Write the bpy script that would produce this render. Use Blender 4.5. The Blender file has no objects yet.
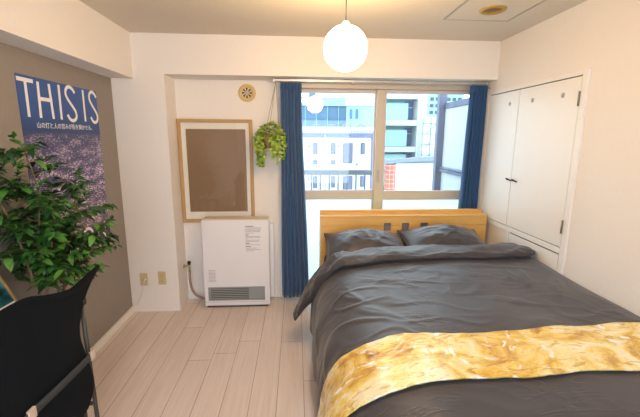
import bpy, bmesh, math, random
from mathutils import Vector, Matrix, noise
random.seed(7)
C = bpy.context.scene.collection
PI = math.pi
R = math.radians

# ------------------------------------------------------------------ materials
def nt(m):
    m.use_nodes = True
    return m.node_tree.nodes, m.node_tree.links
def mat(name, col, rough=0.5, metal=0.0, spec=0.5, noise_scale=None, bump=0.0, var=0.0, coat=0.0, sheen=0.0, stretch=None, emit=None, es=0):
    m = bpy.data.materials.new(name)
    n, l = nt(m)
    b = n['Principled BSDF']
    b.inputs['Base Color'].default_value = (*col, 1)
    b.inputs['Roughness'].default_value = rough
    b.inputs['Metallic'].default_value = metal
    b.inputs['Specular IOR Level'].default_value = spec
    b.inputs['Coat Weight'].default_value = coat
    b.inputs['Sheen Weight'].default_value = sheen
    if emit:
        b.inputs['Emission Color'].default_value = (*emit, 1); b.inputs['Emission Strength'].default_value = es
    if noise_scale:
        tc = n.new('ShaderNodeTexCoord'); mp = n.new('ShaderNodeMapping')
        if stretch: mp.inputs['Scale'].default_value = stretch
        nz = n.new('ShaderNodeTexNoise'); nz.inputs['Scale'].default_value = noise_scale; nz.inputs['Detail'].default_value = 4
        l.new(tc.outputs['Object'], mp.inputs[0]); l.new(mp.outputs[0], nz.inputs['Vector'])
        if var:
            mx = n.new('ShaderNodeMixRGB')
            mx.inputs[1].default_value = (*[c*(1-var) for c in col], 1); mx.inputs[2].default_value = (*[min(1, c*(1+var)) for c in col], 1)
            l.new(nz.outputs['Fac'], mx.inputs[0]); l.new(mx.outputs[0], b.inputs['Base Color'])
        if bump:
            bp = n.new('ShaderNodeBump'); bp.inputs['Strength'].default_value = bump; bp.inputs['Distance'].default_value = 0.003
            l.new(nz.outputs['Fac'], bp.inputs['Height']); l.new(bp.outputs[0], b.inputs['Normal'])
    return m

M = {}
M['wall'] = mat('wallpaper_white', (0.82, 0.785, 0.76), 0.85, noise_scale=90, bump=0.25, var=0.025)
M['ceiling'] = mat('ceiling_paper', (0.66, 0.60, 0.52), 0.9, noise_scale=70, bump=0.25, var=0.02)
M['grey'] = mat('accent_wallpaper_taupe', (0.285, 0.25, 0.225), 0.8, noise_scale=60, bump=0.35, var=0.06)
M['white'] = mat('white_paint', (0.82, 0.81, 0.79), 0.4, noise_scale=30, var=0.01)
M['closet'] = mat('closet_white_paint', (0.83, 0.81, 0.79), 0.35, noise_scale=6, var=0.02)
M['gap'] = mat('dark_gap', (0.10, 0.09, 0.08), 0.8)
M['rail'] = mat('rail_metal', (0.55, 0.53, 0.5), 0.35, 0.6)
M['steel'] = mat('steel', (0.45, 0.43, 0.4), 0.35, 0.9)
M['darkmetal'] = mat('dark_metal', (0.045, 0.045, 0.05), 0.4, 0.7)
M['legmetal'] = mat('chair_leg_metal', (0.065, 0.062, 0.06), 0.45, 0.5)
M['hingemetal'] = mat('hinge_metal', (0.26, 0.24, 0.21), 0.45, 0.7)
M['sash'] = mat('beige_aluminium', (0.57, 0.505, 0.42), 0.45, 0.1, noise_scale=40, var=0.03)
M['sash_out'] = mat('window_gasket', (0.62, 0.60, 0.68), 0.5)
M['heater'] = mat('heater_enamel', (0.80, 0.79, 0.83), 0.35, coat=0.2)
M['heatertop'] = mat('heater_top_beige', (0.62, 0.54, 0.45), 0.5)
M['grille'] = mat('grille_grey', (0.28, 0.30, 0.31), 0.5)
M['grilledark'] = mat('grille_dark', (0.06, 0.06, 0.055), 0.6)
M['ink'] = mat('ink_grey', (0.22, 0.22, 0.25), 0.7)
M['mat'] = mat('mount_board', (0.84, 0.81, 0.74), 0.8)
M['frame_wood'] = mat('frame_oak', (0.46, 0.28, 0.11), 0.45, noise_scale=12, var=0.15, stretch=(8, 8, 1))
M['kraft'] = mat('brown_board', (0.25, 0.155, 0.085), 0.6, noise_scale=8, var=0.04)
M['oldbrass'] = mat('dark_brass', (0.22, 0.13, 0.035), 0.4, 0.5)
M['ringbrass'] = mat('yellow_brass', (0.46, 0.30, 0.08), 0.35, 0.4)
M['vent'] = mat('aged_yellow_plastic', (0.62, 0.45, 0.17), 0.4)
M['ventcore'] = mat('vent_core_plastic', (0.68, 0.60, 0.45), 0.4)
M['outlet'] = mat('aged_ivory_plastic', (0.60, 0.50, 0.28), 0.4)
M['hose'] = mat('rubber_hose', (0.34, 0.25, 0.22), 0.5)
M['black'] = mat('black_plastic', (0.015, 0.015, 0.017), 0.4)
M['brass'] = mat('dull_brass', (0.45, 0.38, 0.25), 0.4, 0.8)
M['curtain'] = mat('navy_curtain', (0.014, 0.072, 0.205), 0.85, sheen=0.3, noise_scale=200, bump=0.3, var=0.12)
M['duvet'] = mat('charcoal_cotton', (0.044, 0.040, 0.050), 0.42, sheen=0.15, noise_scale=600, bump=0.15, var=0.06, spec=0.4)
def add_wrinkle(m, dist=.010, strength=.28):
    n, l = nt(m); b = n['Principled BSDF']; tc = n.new('ShaderNodeTexCoord')
    mp = n.new('ShaderNodeMapping'); mp.inputs['Rotation'].default_value = (0, 0, .35); mp.inputs['Scale'].default_value = (2.2, 5.0, 3); l.new(tc.outputs['Object'], mp.inputs[0])
    nz = n.new('ShaderNodeTexNoise'); nz.inputs['Scale'].default_value = 1.6; nz.inputs['Detail'].default_value = 5; nz.inputs['Roughness'].default_value = .52; nz.inputs['Distortion'].default_value = 1.4
    l.new(mp.outputs[0], nz.inputs['Vector'])
    s1 = n.new('ShaderNodeMath'); s1.operation = 'SUBTRACT'; s1.inputs[1].default_value = .5; l.new(nz.outputs['Fac'], s1.inputs[0])
    s2 = n.new('ShaderNodeMath'); s2.operation = 'ABSOLUTE'; l.new(s1.outputs[0], s2.inputs[0])
    s3 = n.new('ShaderNodeMapRange'); s3.inputs[1].default_value = 0; s3.inputs[2].default_value = .05; s3.inputs[3].default_value = 1; s3.inputs[4].default_value = 0; l.new(s2.outputs[0], s3.inputs[0])
    s3.interpolation_type = 'SMOOTHSTEP'
    g2 = n.new('ShaderNodeTexNoise'); g2.inputs['Scale'].default_value = 3.0; l.new(tc.outputs['Object'], g2.inputs['Vector'])
    g3 = n.new('ShaderNodeMapRange'); g3.inputs[1].default_value = .48; g3.inputs[2].default_value = .62; l.new(g2.outputs['Fac'], g3.inputs[0])
    mu = n.new('ShaderNodeMath'); mu.operation = 'MULTIPLY'; l.new(s3.outputs[0], mu.inputs[0]); l.new(g3.outputs[0], mu.inputs[1])
    bp = n.new('ShaderNodeBump'); bp.inputs['Strength'].default_value = strength; bp.inputs['Distance'].default_value = dist; l.new(mu.outputs[0], bp.inputs['Height'])
    old = b.inputs['Normal'].links[0].from_node; l.new(bp.outputs[0], old.inputs['Normal'])
add_wrinkle(M['duvet'])
M['pillow'] = mat('pillow_charcoal', (0.042, 0.039, 0.050), 0.42, sheen=0.15, noise_scale=600, bump=0.15, var=0.06)
M['sheet'] = mat('sheet_charcoal', (0.09, 0.08, 0.085), 0.7)
M['honey'] = mat('honey_wood', (0.70, 0.42, 0.125), 0.32, noise_scale=5, var=0.14, stretch=(1, 8, 14), coat=0.25)
M['inlay'] = mat('grey_recess', (0.17, 0.18, 0.21), 0.6)
M['chair'] = mat('black_suede', (0.003, 0.005, 0.008), 0.95, sheen=0.0, spec=0.15, noise_scale=120, bump=0.4, var=0.25)
M['strap'] = mat('grey_webbing', (0.022, 0.028, 0.034), 0.7, noise_scale=300, bump=0.4)
M['clip'] = mat('beige_strap_end', (0.50, 0.40, 0.33), 0.6)
M['pot'] = mat('pot_white', (0.6, 0.6, 0.58), 0.5)
M['soil'] = mat('soil', (0.05, 0.035, 0.02), 0.9, noise_scale=60, bump=1)
M['stem'] = mat('stem_wood', (0.20, 0.15, 0.08), 0.7, noise_scale=60, var=0.3)
M['vine'] = mat('vine_green', (0.2, 0.28, 0.08), 0.6)
M['basket'] = mat('woven_basket', (0.36, 0.25, 0.09), 0.8, noise_scale=90, bump=1.0, var=0.4)
M['string'] = mat('hanging_string', (0.35, 0.29, 0.22), 0.9)
M['deskwood'] = mat('desk_board', (0.55, 0.5, 0.45), 0.5)
M['cordm'] = mat('pale_cord', (0.7, 0.68, 0.62), 0.5)
M['letter'] = mat('poster_white_ink', (0.85, 0.85, 0.88), 0.6)
# outside
M['ext_white'] = mat('render_white', (0.44, 0.48, 0.49), 0.9, noise_scale=2, var=0.02)
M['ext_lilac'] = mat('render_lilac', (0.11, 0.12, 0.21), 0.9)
M['ext_win'] = mat('shutter_grey', (0.05, 0.065, 0.10), 0.6)
M['ext_teal'] = mat('panel_teal', (0.17, 0.40, 0.42), 0.6, noise_scale=1.5, var=0.06)
M['ext_teal_pale'] = mat('panel_pale_teal', (0.27, 0.46, 0.46), 0.6, noise_scale=1.5, var=0.05)
M['ext_blue'] = mat('cladding_blue', (0.08, 0.175, 0.29), 0.7, noise_scale=1.2, var=0.12, stretch=(3, 1, .5))
M['ext_dark'] = mat('window_blue', (0.05, 0.14, 0.32), 0.4)
M['ext_steel'] = mat('balcony_post_grey', (0.08, 0.095, 0.16), 0.5)
M['ext_rail'] = mat('balcony_rail_grey', (0.13, 0.165, 0.22), 0.5)
M['ext_concrete'] = mat('balcony_concrete', (0.55, 0.55, 0.53), 0.9, noise_scale=9, var=0.08)
M['ext_asphalt'] = mat('street_asphalt', (0.3, 0.3, 0.3), 0.9, noise_scale=1, var=0.1)

def floor_mat():
    m = bpy.data.materials.new('whitewashed_planks'); n, l = nt(m); b = n['Principled BSDF']
    tc = n.new('ShaderNodeTexCoord'); mp = n.new('ShaderNodeMapping'); mp.inputs['Rotation'].default_value = (0, 0, PI/2)
    mp.inputs['Location'].default_value = (0.55, 0.294-0.001, 0)
    br = n.new('ShaderNodeTexBrick')
    br.inputs['Scale'].default_value = 1; br.inputs['Brick Width'].default_value = 1.82; br.inputs['Row Height'].default_value = 0.165
    br.inputs['Mortar Size'].default_value = 0.0022; br.inputs['Mortar Smooth'].default_value = 0.1; br.offset = 0
    br.inputs['Color1'].default_value = (0.71, 0.61, 0.56, 1); br.inputs['Color2'].default_value = (0.66, 0.555, 0.505, 1)
    br.inputs['Mortar'].default_value = (0.36, 0.27, 0.235, 1)
    l.new(tc.outputs['Object'], mp.inputs[0])
    sx = n.new('ShaderNodeSeparateXYZ'); l.new(mp.outputs[0], sx.inputs[0])
    q = n.new('ShaderNodeMath'); q.operation = 'DIVIDE'; q.inputs[1].default_value = .165; l.new(sx.outputs['Y'], q.inputs[0])
    fl_ = n.new('ShaderNodeMath'); fl_.operation = 'FLOOR'; l.new(q.outputs[0], fl_.inputs[0])
    wn_ = n.new('ShaderNodeTexWhiteNoise'); wn_.noise_dimensions = '1D'; l.new(fl_.outputs[0], wn_.inputs['W'])
    ma = n.new('ShaderNodeMath'); ma.operation = 'MULTIPLY_ADD'; ma.inputs[1].default_value = 1.82; l.new(wn_.outputs['Value'], ma.inputs[0]); l.new(sx.outputs['X'], ma.inputs[2])
    cb = n.new('ShaderNodeCombineXYZ'); l.new(ma.outputs[0], cb.inputs['X']); l.new(sx.outputs['Y'], cb.inputs['Y']); l.new(cb.outputs[0], br.inputs['Vector'])
    m2 = n.new('ShaderNodeMapping'); m2.inputs['Scale'].default_value = (55, 2.2, 1)
    nz = n.new('ShaderNodeTexNoise'); nz.inputs['Scale'].default_value = 1; nz.inputs['Detail'].default_value = 5; nz.inputs['Roughness'].default_value = .6
    l.new(tc.outputs['Object'], m2.inputs[0]); l.new(m2.outputs[0], nz.inputs['Vector'])
    rp = n.new('ShaderNodeMapRange'); rp.inputs[1].default_value = .3; rp.inputs[2].default_value = .7; rp.inputs[3].default_value = .90; rp.inputs[4].default_value = 1.06
    l.new(nz.outputs['Fac'], rp.inputs[0])
    mx = n.new('ShaderNodeMixRGB'); mx.blend_type = 'MULTIPLY'; mx.inputs[0].default_value = 1
    l.new(br.outputs['Color'], mx.inputs[1]); l.new(rp.outputs[0], mx.inputs[2]); l.new(mx.outputs[0], b.inputs['Base Color'])
    b.inputs['Roughness'].default_value = 0.24
    bp = n.new('ShaderNodeBump'); bp.inputs['Strength'].default_value = .25; bp.inputs['Distance'].default_value = .002; bp.invert = True
    l.new(br.outputs['Fac'], bp.inputs['Height']); l.new(bp.outputs[0], b.inputs['Normal'])
    return m
M['floor'] = floor_mat()

def leaf_mat(name, cols, rough=0.4):
    m = bpy.data.materials.new(name); n, l = nt(m); b = n['Principled BSDF']
    g = n.new('ShaderNodeNewGeometry'); cr = n.new('ShaderNodeValToRGB')
    e = cr.color_ramp.elements
    while len(e) < len(cols): e.new(0.5)
    for i, c in enumerate(cols):
        e[i].position = i/(len(cols)-1); e[i].color = (*c, 1)
    l.new(g.outputs['Random Per Island'], cr.inputs[0]); l.new(cr.outputs[0], b.inputs['Base Color'])
    b.inputs['Roughness'].default_value = rough
    return m
M['leaf'] = leaf_mat('ficus_leaf', [(0.008, 0.03, 0.012), (0.018, 0.07, 0.018), (0.03, 0.12, 0.025), (0.055, 0.19, 0.035), (0.11, 0.30, 0.05)], 0.38)
M['pothos'] = leaf_mat('pothos_leaf', [(0.08, 0.20, 0.02), (0.18, 0.33, 0.03), (0.30, 0.42, 0.05), (0.42, 0.50, 0.10)], 0.4)

def schlick(n, l, f0):
    lw = n.new('ShaderNodeLayerWeight'); lw.inputs['Blend'].default_value = .5
    p = n.new('ShaderNodeMath'); p.operation = 'POWER'; p.inputs[1].default_value = 5; l.new(lw.outputs['Facing'], p.inputs[0])
    a = n.new('ShaderNodeMath'); a.operation = 'MULTIPLY_ADD'; a.inputs[1].default_value = 1-f0; a.inputs[2].default_value = f0; l.new(p.outputs[0], a.inputs[0])
    return a.outputs[0]
def glass_mat():
    m = bpy.data.materials.new('window_glass'); n, l = nt(m); n.remove(n['Principled BSDF'])
    o = n['Material Output']; t = n.new('ShaderNodeBsdfTransparent'); t.inputs[0].default_value = (0.93, 0.97, 0.97, 1)
    g = n.new('ShaderNodeBsdfGlossy'); g.inputs['Roughness'].default_value = 0.0
    x = n.new('ShaderNodeMixShader'); l.new(schlick(n, l, .05), x.inputs[0]); l.new(t.outputs[0], x.inputs[1]); l.new(g.outputs[0], x.inputs[2]); l.new(x.outputs[0], o.inputs[0])
    return m
M['glass'] = glass_mat()
def frosted_mat():
    m = bpy.data.materials.new('frosted_glass'); n, l = nt(m); n.remove(n['Principled BSDF'])
    o = n['Material Output']; t = n.new('ShaderNodeBsdfTranslucent'); t.inputs[0].default_value = (0.80, 0.93, 0.94, 1)
    g = n.new('ShaderNodeBsdfDiffuse'); g.inputs[0].default_value = (0.7, 0.85, 0.87, 1)
    x = n.new('ShaderNodeMixShader'); x.inputs[0].default_value = 0.12
    l.new(t.outputs[0], x.inputs[1]); l.new(g.outputs[0], x.inputs[2]); l.new(x.outputs[0], o.inputs[0])
    return m
M['frosted'] = frosted_mat()
def clear_mat():
    m = bpy.data.materials.new('picture_glass'); n, l = nt(m); n.remove(n['Principled BSDF'])
    o = n['Material Output']; t = n.new('ShaderNodeBsdfTransparent')
    g = n.new('ShaderNodeBsdfGlossy'); g.inputs['Roughness'].default_value = 0.02
    x = n.new('ShaderNodeMixShader'); l.new(schlick(n, l, .035), x.inputs[0]); l.new(t.outputs[0], x.inputs[1]); l.new(g.outputs[0], x.inputs[2]); l.new(x.outputs[0], o.inputs[0])
    return m
M['pglass'] = clear_mat()
def globe_mat(name, col, s):
    m = bpy.data.materials.new(name); n, l = nt(m); n.remove(n['Principled BSDF'])
    e = n.new('ShaderNodeEmission'); e.inputs[0].default_value = (*col, 1); e.inputs[1].default_value = s
    l.new(e.outputs[0], n['Material Output'].inputs[0]); return m
M['globe'] = globe_mat('opal_globe_lit', (1.0, 0.65, 0.30), 26.0)
M['fill_lamp'] = globe_mat('fill_lamp_emission', (1.0, 0.96, 0.95), 19)  # emission of the added, unseen lamp that fills the room from behind

def city_mat():
    # night city photograph printed on the poster: object coords, y along the wall, z up (0 = poster base, 1.15 = top)
    m = bpy.data.materials.new('poster_city_print'); n, l = nt(m); b = n['Principled BSDF']; b.inputs['Roughness'].default_value = .35
    tc = n.new('ShaderNodeTexCoord'); sp = n.new('ShaderNodeSeparateXYZ'); l.new(tc.outputs['Object'], sp.inputs[0])
    cr = n.new('ShaderNodeValToRGB'); e = cr.color_ramp.elements
    data = [(0.0, (0.022, 0.022, 0.028)), (0.13, (0.022, 0.022, 0.028)), (0.15, (0.10, 0.07, 0.12)), (0.45, (0.055, 0.055, 0.18)), (0.70, (0.05, 0.06, 0.17)), (0.735, (0.02, 0.06, 0.20)), (0.83, (0.02, 0.085, 0.33)), (1.0, (0.025, 0.095, 0.36))]
    while len(e) < len(data): e.new(.5)
    for i, (p, c) in enumerate(data): e[i].position = p; e[i].color = (*c, 1)
    dv = n.new('ShaderNodeMath'); dv.operation = 'DIVIDE'; dv.inputs[1].default_value = 1.15
    l.new(sp.outputs['Z'], dv.inputs[0]); l.new(dv.outputs[0], cr.inputs[0])
    mp = n.new('ShaderNodeMapping'); mp.inputs['Scale'].default_value = (1, 40, 150); mp.inputs['Rotation'].default_value = (0.03, 0, 0)
    l.new(tc.outputs['Object'], mp.inputs[0])
    nz = n.new('ShaderNodeTexNoise'); nz.inputs['Scale'].default_value = 1; nz.inputs['Detail'].default_value = 6; nz.inputs['Roughness'].default_value = .75
    l.new(mp.outputs[0], nz.inputs['Vector'])
    lr = n.new('ShaderNodeValToRGB'); q = lr.color_ramp.elements
    q[0].position = .50; q[0].color = (0, 0, 0, 1); q[1].position = .60; q[1].color = (0.85, 0.68, 0.85, 1)
    mpb = n.new('ShaderNodeMapping'); mpb.inputs['Scale'].default_value = (1, 7, 22); l.new(tc.outputs['Object'], mpb.inputs[0])
    nb = n.new('ShaderNodeTexNoise'); nb.inputs['Scale'].default_value = 1; nb.inputs['Detail'].default_value = 3; l.new(mpb.outputs[0], nb.inputs['Vector'])
    sm_ = n.new('ShaderNodeMath'); sm_.operation = 'MULTIPLY_ADD'; sm_.inputs[1].default_value = .42; sm_.inputs[2].default_value = -.21; l.new(nb.outputs['Fac'], sm_.inputs[0])
    sa = n.new('ShaderNodeMath'); sa.operation = 'ADD'; l.new(nz.outputs['Fac'], sa.inputs[0]); l.new(sm_.outputs[0], sa.inputs[1])
    l.new(sa.outputs[0], lr.inputs[0])
    gate = n.new('ShaderNodeValToRGB'); q = gate.color_ramp.elements
    q[0].position = .14; q[0].color = (0, 0, 0, 1); q[1].position = .15; q[1].color = (1, 1, 1, 1)
    k = q.new(.5); k.color = (.8, .8, .8, 1); k = q.new(.70); k.color = (.4, .4, .4, 1); k = q.new(.725); k.color = (0, 0, 0, 1)
    l.new(dv.outputs[0], gate.inputs[0])
    mu = n.new('ShaderNodeMixRGB'); mu.blend_type = 'MULTIPLY'; mu.inputs[0].default_value = 1
    l.new(lr.outputs[0], mu.inputs[1]); l.new(gate.outputs[0], mu.inputs[2])
    ad = n.new('ShaderNodeMixRGB'); ad.blend_type = 'ADD'; ad.inputs[0].default_value = 1
    l.new(cr.outputs[0], ad.inputs[1]); l.new(mu.outputs[0], ad.inputs[2]); l.new(ad.outputs[0], b.inputs['Base Color'])
    return m
M['city'] = city_mat()
def teal_art():
    m = bpy.data.materials.new('teal_sea_print'); n, l = nt(m); b = n['Principled BSDF']; b.inputs['Roughness'].default_value = .2
    tc = n.new('ShaderNodeTexCoord'); nz = n.new('ShaderNodeTexNoise'); nz.inputs['Scale'].default_value = 14; nz.inputs['Detail'].default_value = 5
    l.new(tc.outputs['Object'], nz.inputs['Vector']); cr = n.new('ShaderNodeValToRGB'); e = cr.color_ramp.elements
    e.new(.5); e[0].position = .35; e[0].color = (0.01, 0.045, 0.05, 1); e[1].position = .52; e[1].color = (0.03, 0.14, 0.17, 1); e[2].position = .68; e[2].color = (0.10, 0.32, 0.42, 1)
    l.new(nz.outputs['Fac'], cr.inputs[0]); l.new(cr.outputs[0], b.inputs['Base Color']); return m
M['sea'] = teal_art()
def gold_mat():
    m = bpy.data.materials.new('gold_leaf_satin'); n, l = nt(m); b = n['Principled BSDF']
    tc = n.new('ShaderNodeTexCoord')
    n1 = n.new('ShaderNodeTexNoise'); n1.inputs['Scale'].default_value = 4.2; n1.inputs['Detail'].default_value = 6; n1.inputs['Roughness'].default_value = .62; n1.inputs['Distortion'].default_value = 1.3
    l.new(tc.outputs['Object'], n1.inputs['Vector'])
    cr = n.new('ShaderNodeValToRGB'); e = cr.color_ramp.elements
    data = [(.33, (0.42, 0.21, 0.02)), (.41, (0.68, 0.43, 0.05)), (.47, (0.80, 0.60, 0.15)), (.53, (0.85, 0.73, 0.32)), (.62, (0.88, 0.83, 0.58))]
    while len(e) < len(data): e.new(.5)
    for i, (p, c) in enumerate(data): e[i].position = p; e[i].color = (*c, 1)
    l.new(n1.outputs['Fac'], cr.inputs[0])
    # fine dark-gold streaks like leaf veins
    mp = n.new('ShaderNodeMapping'); mp.inputs['Rotation'].default_value = (0, 0, .7); mp.inputs['Scale'].default_value = (7, 20, 5)
    n2 = n.new('ShaderNodeTexNoise'); n2.inputs['Scale'].default_value = 1; n2.inputs['Detail'].default_value = 4; n2.inputs['Distortion'].default_value = 2.2
    l.new(tc.outputs['Object'], mp.inputs[0]); l.new(mp.outputs[0], n2.inputs['Vector'])
    r2 = n.new('ShaderNodeValToRGB'); q = r2.color_ramp.elements; q[0].position = .36; q[0].color = (0.62, 0.42, 0.12, 1); q[1].position = .44; q[1].color = (1, 1, 1, 1)
    l.new(n2.outputs['Fac'], r2.inputs[0])
    mu = n.new('ShaderNodeMixRGB'); mu.blend_type = 'MULTIPLY'; mu.inputs[0].default_value = .75
    l.new(cr.outputs[0], mu.inputs[1]); l.new(r2.outputs[0], mu.inputs[2]); n3 = n.new('ShaderNodeTexNoise'); n3.inputs['Scale'].default_value = 6.5; n3.inputs['Detail'].default_value = 3; n3.inputs['Distortion'].default_value = 2.5; l.new(tc.outputs['Object'], n3.inputs['Vector'])
    r3 = n.new('ShaderNodeValToRGB'); q = r3.color_ramp.elements; q[0].position = .60; q[0].color = (0, 0, 0, 1); q[1].position = .68; q[1].color = (1, 1, 1, 1); l.new(n3.outputs['Fac'], r3.inputs[0])
    wv = n.new('ShaderNodeTexVoronoi'); wv.feature = 'DISTANCE_TO_EDGE'; wv.inputs['Scale'].default_value = 9; wv.inputs['Randomness'].default_value = 1
    m4 = n.new('ShaderNodeMapping'); m4.inputs['Scale'].default_value = (.6, 1.9, 1); m4.inputs['Rotation'].default_value = (0, 0, -.5); l.new(n1.outputs['Color'], m4.inputs['Location']); l.new(tc.outputs['Object'], m4.inputs[0]); l.new(m4.outputs[0], wv.inputs['Vector'])
    r4 = n.new('ShaderNodeValToRGB'); q = r4.color_ramp.elements; q[0].position = .0; q[0].color = (0.70, 0.42, 0.08, 1); q[1].position = .035; q[1].color = (1, 1, 1, 1); l.new(wv.outputs['Distance'], r4.inputs[0])
    mu4 = n.new('ShaderNodeMixRGB'); mu4.blend_type = 'MULTIPLY'; mu4.inputs[0].default_value = .55; l.new(mu.outputs[0], mu4.inputs[1]); l.new(r4.outputs[0], mu4.inputs[2])
    sv = n.new('ShaderNodeMixRGB'); sv.inputs[2].default_value = (0.93, 0.91, 0.84, 1); l.new(r3.outputs[0], sv.inputs[0]); l.new(mu4.outputs[0], sv.inputs[1]); l.new(sv.outputs[0], b.inputs['Base Color'])  # noise patches of silvery-white highlight painted into the gold colour
    b.inputs['Roughness'].default_value = .27; b.inputs['Metallic'].default_value = .1; b.inputs['Sheen Weight'].default_value = .2
    bp = n.new('ShaderNodeBump'); bp.inputs['Strength'].default_value = .6; bp.inputs['Distance'].default_value = .008
    l.new(n2.outputs['Fac'], bp.inputs['Height']); l.new(bp.outputs[0], b.inputs['Normal'])
    return m
M['gold'] = gold_mat()
def tile_mat():
    m = bpy.data.materials.new('orange_tiles'); n, l = nt(m); b = n['Principled BSDF']; b.inputs['Roughness'].default_value = .5
    tc = n.new('ShaderNodeTexCoord'); mp = n.new('ShaderNodeMapping'); mp.inputs['Rotation'].default_value = (PI/2, 0, 0)
    br = n.new('ShaderNodeTexBrick'); br.offset = 0; br.inputs['Scale'].default_value = 1; br.inputs['Brick Width'].default_value = .09; br.inputs['Row Height'].default_value = .1
    br.inputs['Mortar Size'].default_value = .006; br.inputs['Color1'].default_value = (.34, .065, .03, 1); br.inputs['Color2'].default_value = (.30, .06, .03, 1); br.inputs['Mortar'].default_value = (.42, .3, .26, 1)
    l.new(tc.outputs['Object'], mp.inputs[0]); l.new(mp.outputs[0], br.inputs['Vector']); l.new(br.outputs['Color'], b.inputs['Base Color'])
    return m
M['tile'] = tile_mat()

# ------------------------------------------------------------------ mesh helpers
class MB:
    def __init__(s): s.bm = bmesh.new()
    def box(s, x0, x1, y0, y1, z0, z1, bev=0, seg=2):
        r = bmesh.ops.create_cube(s.bm, size=1)
        vs = r['verts']
        for v in vs:
            v.co = Vector(((x0+x1)/2+v.co.x*(x1-x0), (y0+y1)/2+v.co.y*(y1-y0), (z0+z1)/2+v.co.z*(z1-z0)))
        if bev:
            es = list({e for v in vs for e in v.link_edges})
            bmesh.ops.bevel(s.bm, geom=es, offset=bev, segments=seg, affect='EDGES', profile=.5)
        return s
    def tube(s, pts, r, n=10, caps=True):
        pts = [Vector(p) for p in pts]; rings = []
        rr = r if isinstance(r, (list, tuple)) else [r]*len(pts)
        up = None
        for i, p in enumerate(pts):
            t = (pts[min(i+1, len(pts)-1)]-pts[max(i-1, 0)]).normalized()
            if up is None:
                up = Vector((0, 0, 1)) if abs(t.z) < .9 else Vector((1, 0, 0))
            a = t.cross(up).normalized(); b = a.cross(t).normalized(); up = b
            rings.append([s.bm.verts.new(p+(a*math.cos(2*PI*k/n)+b*math.sin(2*PI*k/n))*rr[i]) for k in range(n)])
        for i in range(len(rings)-1):
            for k in range(n):
                f = s.bm.faces.new((rings[i][k], rings[i][(k+1) % n], rings[i+1][(k+1) % n], rings[i+1][k])); f.smooth = True
        if caps:
            s.bm.faces.new(rings[0][::-1]); s.bm.faces.new(rings[-1])
        return s
    def lathe(s, prof, c=(0, 0, 0), n=32, mtx=None):
        mtx = mtx or Matrix.Identity(4); c = Vector(c); rings = []
        for r, z in prof:
            if r < 1e-6: rings.append([s.bm.verts.new(c+mtx@Vector((0, 0, z)))])
            else: rings.append([s.bm.verts.new(c+mtx@Vector((r*math.cos(2*PI*k/n), r*math.sin(2*PI*k/n), z))) for k in range(n)])
        for a, b in zip(rings, rings[1:]):
            for k in range(n):
                k2 = (k+1) % n
                if len(a) == 1 and len(b) == 1: continue
                if len(a) == 1: f = s.bm.faces.new((a[0], b[k], b[k2]))
                elif len(b) == 1: f = s.bm.faces.new((a[k], b[0], a[k2]))
                else: f = s.bm.faces.new((a[k], b[k], b[k2], a[k2]))
                f.smooth = True
        return s
    def grid(s, rows, smooth=True, closed=False):
        V = [[s.bm.verts.new(p) for p in r] for r in rows]
        for i in range(len(V)-1):
            m_ = len(V[i]); rng = m_ if closed else m_-1
            for j in range(rng):
                f = s.bm.faces.new((V[i][j], V[i][(j+1) % m_], V[i+1][(j+1) % m_], V[i+1][j])); f.smooth = smooth
        return s
    def leaf(s, p, d, up, L, W, droop=.25):
        d = d.normalized(); side = d.cross(up)
        if side.length < 1e-4: side = d.cross(Vector((1, 0, 0)))
        side.normalize(); nn = side.cross(d).normalized()
        def P(a, b, h): return p+d*(a*L)+side*(b*W)+nn*(h*L)
        m = [P(0, 0, 0), P(.3, 0, .03), P(.62, 0, 0), P(1, 0, -droop)]
        a = [P(.25, .46, .12), P(.6, .42, .07-droop*.3)]; b = [P(.25, -.46, .12), P(.6, -.42, .07-droop*.3)]
        m = [s.bm.verts.new(v) for v in m]; a = [s.bm.verts.new(v) for v in a]; b = [s.bm.verts.new(v) for v in b]
        for f in ((m[0], m[1], a[0]), (m[1], m[2], a[1], a[0]), (m[2], m[3], a[1]), (m[1], m[0], b[0]), (m[2], m[1], b[0], b[1]), (m[3], m[2], b[1])):
            s.bm.faces.new(f).smooth = True
    def build(s, name, material, parent=None, fix=True):
        if fix: bmesh.ops.recalc_face_normals(s.bm, faces=s.bm.faces)
        me = bpy.data.meshes.new(name)
        if parent is not None:
            s.bm.transform(Matrix.Translation(-world_of(parent)))
        s.bm.to_mesh(me); s.bm.free()
        o = bpy.data.objects.new(name, me); C.objects.link(o); me.materials.append(material)
        if parent is not None: o.parent = parent
        return o
WO = {}
def world_of(o):
    v = Vector((0, 0, 0))
    while o is not None:
        v += o.location; o = o.parent
    return v
def thing(name, loc, label, cat, group=None):
    o = bpy.data.objects.new(name, None); C.objects.link(o); o.location = loc; o.empty_display_size = .1
    o['label'] = label; o['category'] = cat
    if group: o['group'] = group
    return o
def recentre(o, loc):
    """put a single-mesh thing's origin at its base"""
    loc = Vector(loc); o.data.transform(Matrix.Translation(-loc)); o.location = loc; return o
def tag(o, label, cat, group=None, kind=None):
    o['label'] = label; o['category'] = cat
    if group: o['group'] = group
    if kind: o['kind'] = kind
    return o
def struct(o): o['kind'] = 'structure'; return o
def box(*a, **k): return MB().box(*a, **k)
def solid(o, t, off=0):
    m = o.modifiers.new('thickness', 'SOLIDIFY'); m.thickness = t; m.offset = off; return o
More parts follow.
